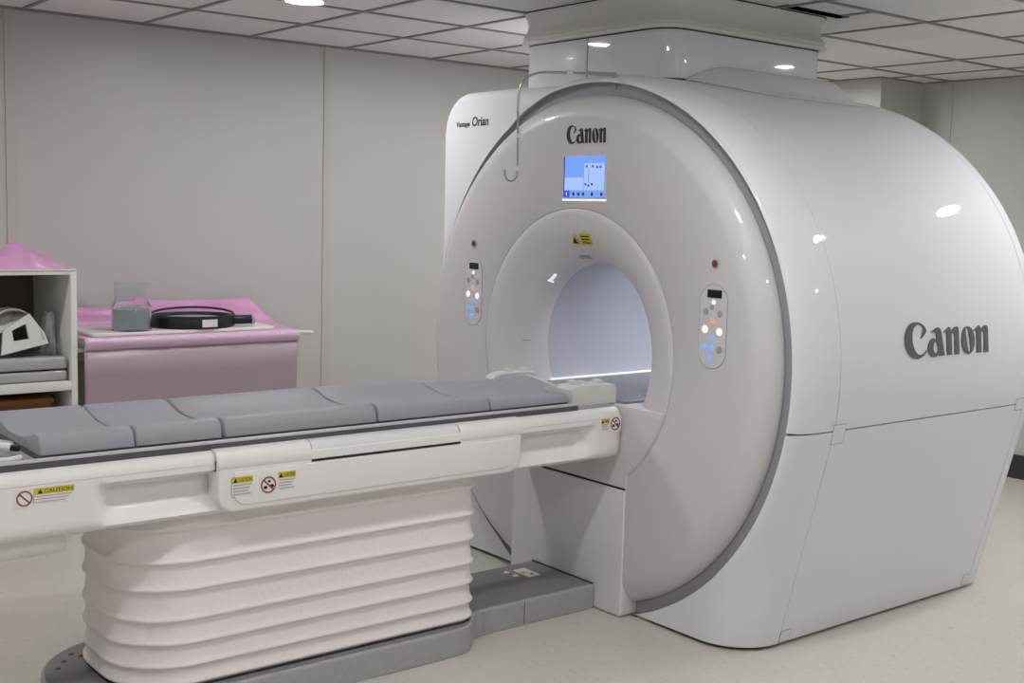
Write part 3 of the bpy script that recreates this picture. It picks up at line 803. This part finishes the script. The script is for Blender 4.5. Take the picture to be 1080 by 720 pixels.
# pink film heap on top: a crumpled closed mound
def mound(name, zb, x0, x1, y0, y1, hf, m, amp, freq, seed, nx=18, ny=40):
    """closed crumpled heap resting on zb"""
    V = []; F = []
    for i in range(nx+1):
        for j in range(ny+1):
            u, v = i/nx, j/ny
            x = x0+(x1-x0)*u; y = y0+(y1-y0)*v
            h = hf(u, v); q = Vector((x*freq, y*freq, seed))
            k = min(1, h/.03)
            V.append((x+amp*noise.noise(q+Vector((7, 0, 0)))*k, y+amp*noise.noise(q+Vector((0, 9, 0)))*k, zb+max(.001, h+amp*(noise.noise(q)+.6*abs(noise.noise(q*2.7)))*k)))
    n = len(V)
    for i in range(nx+1):
        for j in range(ny+1): V.append((V[i*(ny+1)+j][0], V[i*(ny+1)+j][1], zb))
    W_ = ny+1
    for i in range(nx):
        for j in range(ny):
            a = i*W_+j; F.append((a, a+W_, a+W_+1, a+1)); F.append((n+a, n+a+1, n+a+W_+1, n+a+W_))
    for i in range(nx):
        F.append((i*W_, n+i*W_, n+(i+1)*W_, (i+1)*W_)); a = i*W_+ny; F.append((a, a+W_, n+a+W_, n+a))
    for j in range(ny):
        F.append((j, j+1, n+j+1, n+j)); a = nx*W_+j; F.append((a, n+a, n+a+1, a+1))
    return obj(name, V, F, m, None, 50)
def hp(u, v):
    y = -2.45 + v*(2.45-1.405)
    ridge = max(0, 1-abs(u-.55)/.45)**.7
    if y < -1.58: e = .070+.045*min(1, max(0, (y+1.80)/.2))
    elif y < -1.49: e = .115-.080*(y+1.58)/.09
    else: e = .035*max(0, 1-(y+1.50)/.14)+.004
    return e*ridge
o = mound('plastic_film', 1.2535, -2.35, -1.99, -2.45, -1.405, hp, M['pink'], .030, 19, 4.2)
tag(base(o, (-2.2, -1.9, 1.2535)), 'crumpled pink plastic film heaped on top of the shelf unit', 'plastic film')
# wrapped boards
def wrapped(z0, z1, label, dy=0):
    bm = bmesh.new(); bm_box(bm, -2.50, -1.992, -2.30+dy, -1.432, z0, z1, .012, 3)
    bmesh.ops.subdivide_edges(bm, edges=[e for e in bm.edges if e.calc_length() > .1], cuts=14, use_grid_fill=True)
    for v in bm.verts:
        if v.co.z > (z0+z1)/2: v.co.z += .003*noise.noise(v.co*13)
        v.co.x += .003*noise.noise(v.co*9+Vector((3, 0, 0)))
    o = bmobj('wrapped_board', bm, M['wrapgrey'], None, 50)
    return tag(base(o, (-2.25, -1.87, z0)), label, 'board', 'film-wrapped boards on the shelf')
wrapped(.7345, .782, 'lower of two grey film-wrapped boards on the middle shelf')
wrapped(.7885, .846, 'upper of two grey film-wrapped boards, under the white coil shell', .02)
# white coil shell: bent shell with a square window and an arched strap
CS = thing('coil_shell', 'white angular coil shell with a square window on the wrapped boards', 'coil shell', (-2.1, -1.63, .852))
fnp = lambda u, v, d: Vector((-2.03 - .25*v - d, -1.735 + u*math.cos(.18) - v*math.sin(.18)*.5, .856 + v + u*math.sin(.22)))
outer = [(.02, 0), (.235, .0), (.225, .05), (.175, .150), (.05, .105)]
win = [(.085, .045), (.155, .04), (.150, .110), (.085, .095)]
fill([outer, win], M['coilw'], 'front_plate', lambda u, v, e: fnp(u, v, .012-e), CS, .010)
loft('top_plate', [[(-2.065, -1.72, .965), (-2.085, -1.565, 1.030), (-2.22, -1.58, 1.055), (-2.20, -1.74, 1.040)], [(-2.068, -1.72, .952), (-2.088, -1.565, 1.016), (-2.222, -1.58, 1.040), (-2.203, -1.74, 1.026)]], M['coilw'], CS, smooth=20)
sp = smoothpath([(-2.03, -1.775, .86), (-2.06, -1.76, .95), (-2.12, -1.72, 1.03), (-2.14, -1.66, 1.062), (-2.13, -1.59, 1.05), (-2.09, -1.545, .99), (-2.06, -1.525, .93)], 6)
loft('strap', [[p+Vector((.03, 0, .004)), p+Vector((.03, .004, -.006)), p+Vector((-.05, .004, -.006)), p+Vector((-.05, 0, .004))] for p in sp], M['coilw'], CS, smooth=30)
loft('side_plate', [[(-2.01, -1.80, .853), (-2.03, -1.76, .97), (-2.05, -1.72, .96), (-2.03, -1.745, .853)], [(-2.20, -1.80, .853), (-2.20, -1.76, .99), (-2.20, -1.72, .98), (-2.20, -1.745, .853)]], M['coilw'], CS, smooth=20)
# clear bag beside it
def bagring(t):
    z = .853 + t*.19; r = .05*(1-.45*t**3) ; L = []
    for k in range(20):
        a = 2*PI*k/20; w_ = 1+.18*math.sin(3*a+t*4)+.1*math.sin(7*a-t*6)
        L.append((-2.14+1.2*r*w_*math.cos(a), -1.474+.62*r*w_*math.sin(a)+.004*t, z))
    return L
o = loft('plastic_bag', [bagring(k/9) for k in range(10)], M['film'], None, smooth=60)
tag(base(o, (-2.14, -1.474, .853)), 'crumpled clear plastic bag standing beside the white coil shell', 'plastic bag')
# brown box in the lower compartment
W = thing('wooden_box', 'brown wooden box in the lower compartment of the shelf unit', 'box', (-2.2, -1.9, .10))
box('box_body', -2.48, -2.02, -2.40, -1.50, .101, .628, M['brown'], W, .003)
box('box_lid', -2.49, -2.01, -2.41, -1.49, .628, .653, M['brown'], W, .004)

# ------------------------------------------------------------------ side table draped with pink film
A = thing('side_table', 'white side table under the pink film beside the shelf unit', 'table', (-2.24, -.8, 0))
ty0, ty1 = -1.345, -.250
box('table_top', -2.52, -1.985, ty0, ty1, .895, .922, M['white'], A, .003)
for x in (-2.48, -2.03):
    for y in (ty0+.04, ty1-.04): box('leg', x-.02, x+.02, y-.02, y+.02, 0, .896, M['white'], A, .003)
box('apron', -2.50, -2.01, ty0+.02, ty1-.02, .80, .896, M['white'], A, .002)
tube('push_handle', smoothpath([(-2.03, -.26, .905), (-2.03, -.20, .906), (-2.03, -.125, .902)], 6), .010, M['white'], A)
box('handle_bracket', -2.05, -2.01, -.250, -.215, .862, .902, M['bgrey'], A, .003)
box('side_ledge', -2.3, -1.99, -1.385, -1.345, .862, .875, M['white'], A, .003)
# the film: one sheet from the hanging front, over the table, to the gathered back
path = [(-1.958, .18), (-1.958, .35), (-1.960, .55), (-1.962, .75), (-1.963, .872), (-1.952, .885), (-1.943, .902), (-1.946, .920), (-1.962, .930), (-1.992, .9268), (-2.05, .9265), (-2.2, .9265), (-2.36, .927),
        (-2.42, .935), (-2.44, .965), (-2.447, 1.00), (-2.452, 1.03), (-2.465, 1.052), (-2.49, 1.055), (-2.51, 1.03), (-2.52, .98), (-2.523, .935)]
V = []; F = []; ny = 60
for i, (x, z) in enumerate(path):
    for j in range(ny+1):
        v = j/ny; y0_, y1_ = -1.365, -.245
        if i >= 11: y1_ += .09*min(1, (i-10)/3)
        if i < 5: y1_ -= .02*(5-i)/5; y0_ += .006*(5-i)/5
        y = y0_+(y1_-y0_)*v; zz, xx = z, x
        q = Vector((y*7, i*.35, 3.3)); f = noise.noise(q)
        if i >= 13:      # gathered back edge: sinks to the right end
            k_ = 1 if y < -.27 else max(.12, 1-(y+.27)/.13)
            low = .80 if y < -.93 else 1.
            zz = .93+(z-.93)*k_*low*(1+.12*noise.noise(Vector((y*5, 1, 2)))); xx += .016*f
        elif 5 <= i <= 9: zz += .003*noise.noise(Vector((y*22, i, 8))); xx += .003*noise.noise(Vector((y*18, i, 1)))
        elif i < 5: xx += .004*(f+.6*math.sin(y*9))*(5-i)/5+.002
        V.append((xx, y, zz))
for i in range(len(path)-1):
    for j in range(ny):
        a = i*(ny+1)+j; F.append((a, a+1, a+ny+2, a+ny+1))
PF = thing('plastic_film', 'pink plastic film draped over the side table and gathered behind the jar', 'plastic film', (-2.2, -.8, .18))
def sub(i0, i1, name, m):
    n_ = ny+1
    VV = V[i0*n_:(i1+1)*n_]; FF = [tuple(k-i0*n_ for k in f) for f in F if i0*n_ <= min(f) and max(f) < (i1+1)*n_]
    o = obj(name, VV, FF, m, PF, 60, fix=False); s = o.modifiers.new('t', 'SOLIDIFY'); s.thickness = .0025; s.offset = 0
sub(0, 4, 'hanging_front', M['shadepink']); sub(9, len(path)-1, 'gathered_sheet', M['pink'])
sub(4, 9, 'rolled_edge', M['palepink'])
# white tray on the film
o = prism('tray', rrect(-2.37, -2.002, -1.315, -.345, .05, 6), lambda u, v, d: Vector((u, v, d)), .9305, .945, M['white'], None, bev=.005)
tag(base(o, (-2.18, -.83, .9305)), 'thin white tray on the pink film under the jar and black ring', 'tray')
# jar with grey liquid
J = thing('jar', 'clear jar half filled with grey liquid on the white tray', 'jar', (-2.10, -1.085, .945))
jc = (-2.10, -1.085)
lathe_z('jar_wall', [(.094, .946), (.095, .95), (.095, 1.062), (.089, 1.072), (.080, 1.085), (.080, 1.182), (.074, 1.182), (.074, 1.08), (.088, 1.058), (.088, .954), (.002, .952)], M['clear'], J, 40, jc, caps=False)
lathe_z('liquid', [(.002, .9555), (.0865, .956), (.0865, 1.050), (.002, 1.0505)], M['liquid'], J, 40, jc)
# black ring coil with plug
R_ = thing('ring_coil', 'black ring coil with white sticker lying on the white tray', 'ring coil', (-2.185, -.735, .945))
rc = (-2.185, -.735)
lathe_z('ring_band', [(.200, .9465), (.207, .950), (.207, .998), (.203, 1.004), (.192, 1.004), (.188, .998), (.188, .950), (.192, .9465), (.200, .9465)], M['black'], R_, 48, rc, .93, 1.04, caps=False)
lathe_z('ring_pad', [(.003, .948), (.184, .948), (.184, .984), (.15, .990), (.003, .990)], M['greyfoam'], R_, 48, rc, .93, 1.04)
rr = [(rc[0]+.205*.93*math.cos(2*PI*k/40), rc[1]+.205*1.04*math.sin(2*PI*k/40), 1.004+.022*max(0, math.cos(2*PI*k/40-2.75))) for k in range(41)]
tube('ring_cable', rr, .006, M['black'], R_, 8)
a0_, a1_ = math.radians(-8), math.radians(14)
loft('sticker', [[(rc[0]+r*.93*math.cos(a), rc[1]+r*1.04*math.sin(a), z) for a in [a0_+(a1_-a0_)*k/6 for k in range(7)]] for r, z in ((.2072, .956), (.2084, .956), (.2084, .994), (.2072, .994))], M['label'], R_, closed=False, caps=False)
tube('plug', [(-2.10, -.545, .978), (-2.08, -.495, .980), (-2.075, -.455, .980)], [.024, .024, .022], M['black'], R_, 14)
tube('plug_collar', [(-2.0765, -.462, .980), (-2.075, -.446, .980)], .0265, M['bgrey'], R_, 14)

# ------------------------------------------------------------------ light, camera, view
ex = M['lamp'].node_tree.nodes['Principled BSDF']; ex.inputs['Emission Strength'].default_value = 102
w = bpy.data.worlds.new('World'); sc.world = w; w.use_nodes = True
w.node_tree.nodes['Background'].inputs['Color'].default_value = (.8, .85, 1, 1); w.node_tree.nodes['Background'].inputs['Strength'].default_value = .05

cd = bpy.data.cameras.new('camera'); co = bpy.data.objects.new('camera', cd); COL.objects.link(co)
f_px = 1257.95; cd.sensor_width = 36; cd.lens = f_px/1080*36; cd.clip_start = .05
yaw, pit, rol = .6716, .1080, -.0273
fw = Vector((-math.cos(yaw)*math.cos(pit), math.sin(yaw)*math.cos(pit), -math.sin(pit)))
rt = fw.cross(Vector((0, 0, 1))).normalized(); dn = fw.cross(rt)
c, s = math.cos(rol), math.sin(rol); r2 = c*rt + s*dn; d2 = -s*rt + c*dn
co.matrix_world = Matrix(((r2.x, -d2.x, -fw.x, 3.6127), (r2.y, -d2.y, -fw.y, -3.2426), (r2.z, -d2.z, -fw.z, 1.5709), (0, 0, 0, 1)))
sc.camera = co
sc.view_settings.view_transform = 'Standard'; sc.view_settings.look = 'None'
sc.view_settings.exposure = 1.2; sc.view_settings.gamma = 1; sc.view_settings.use_curve_mapping = False
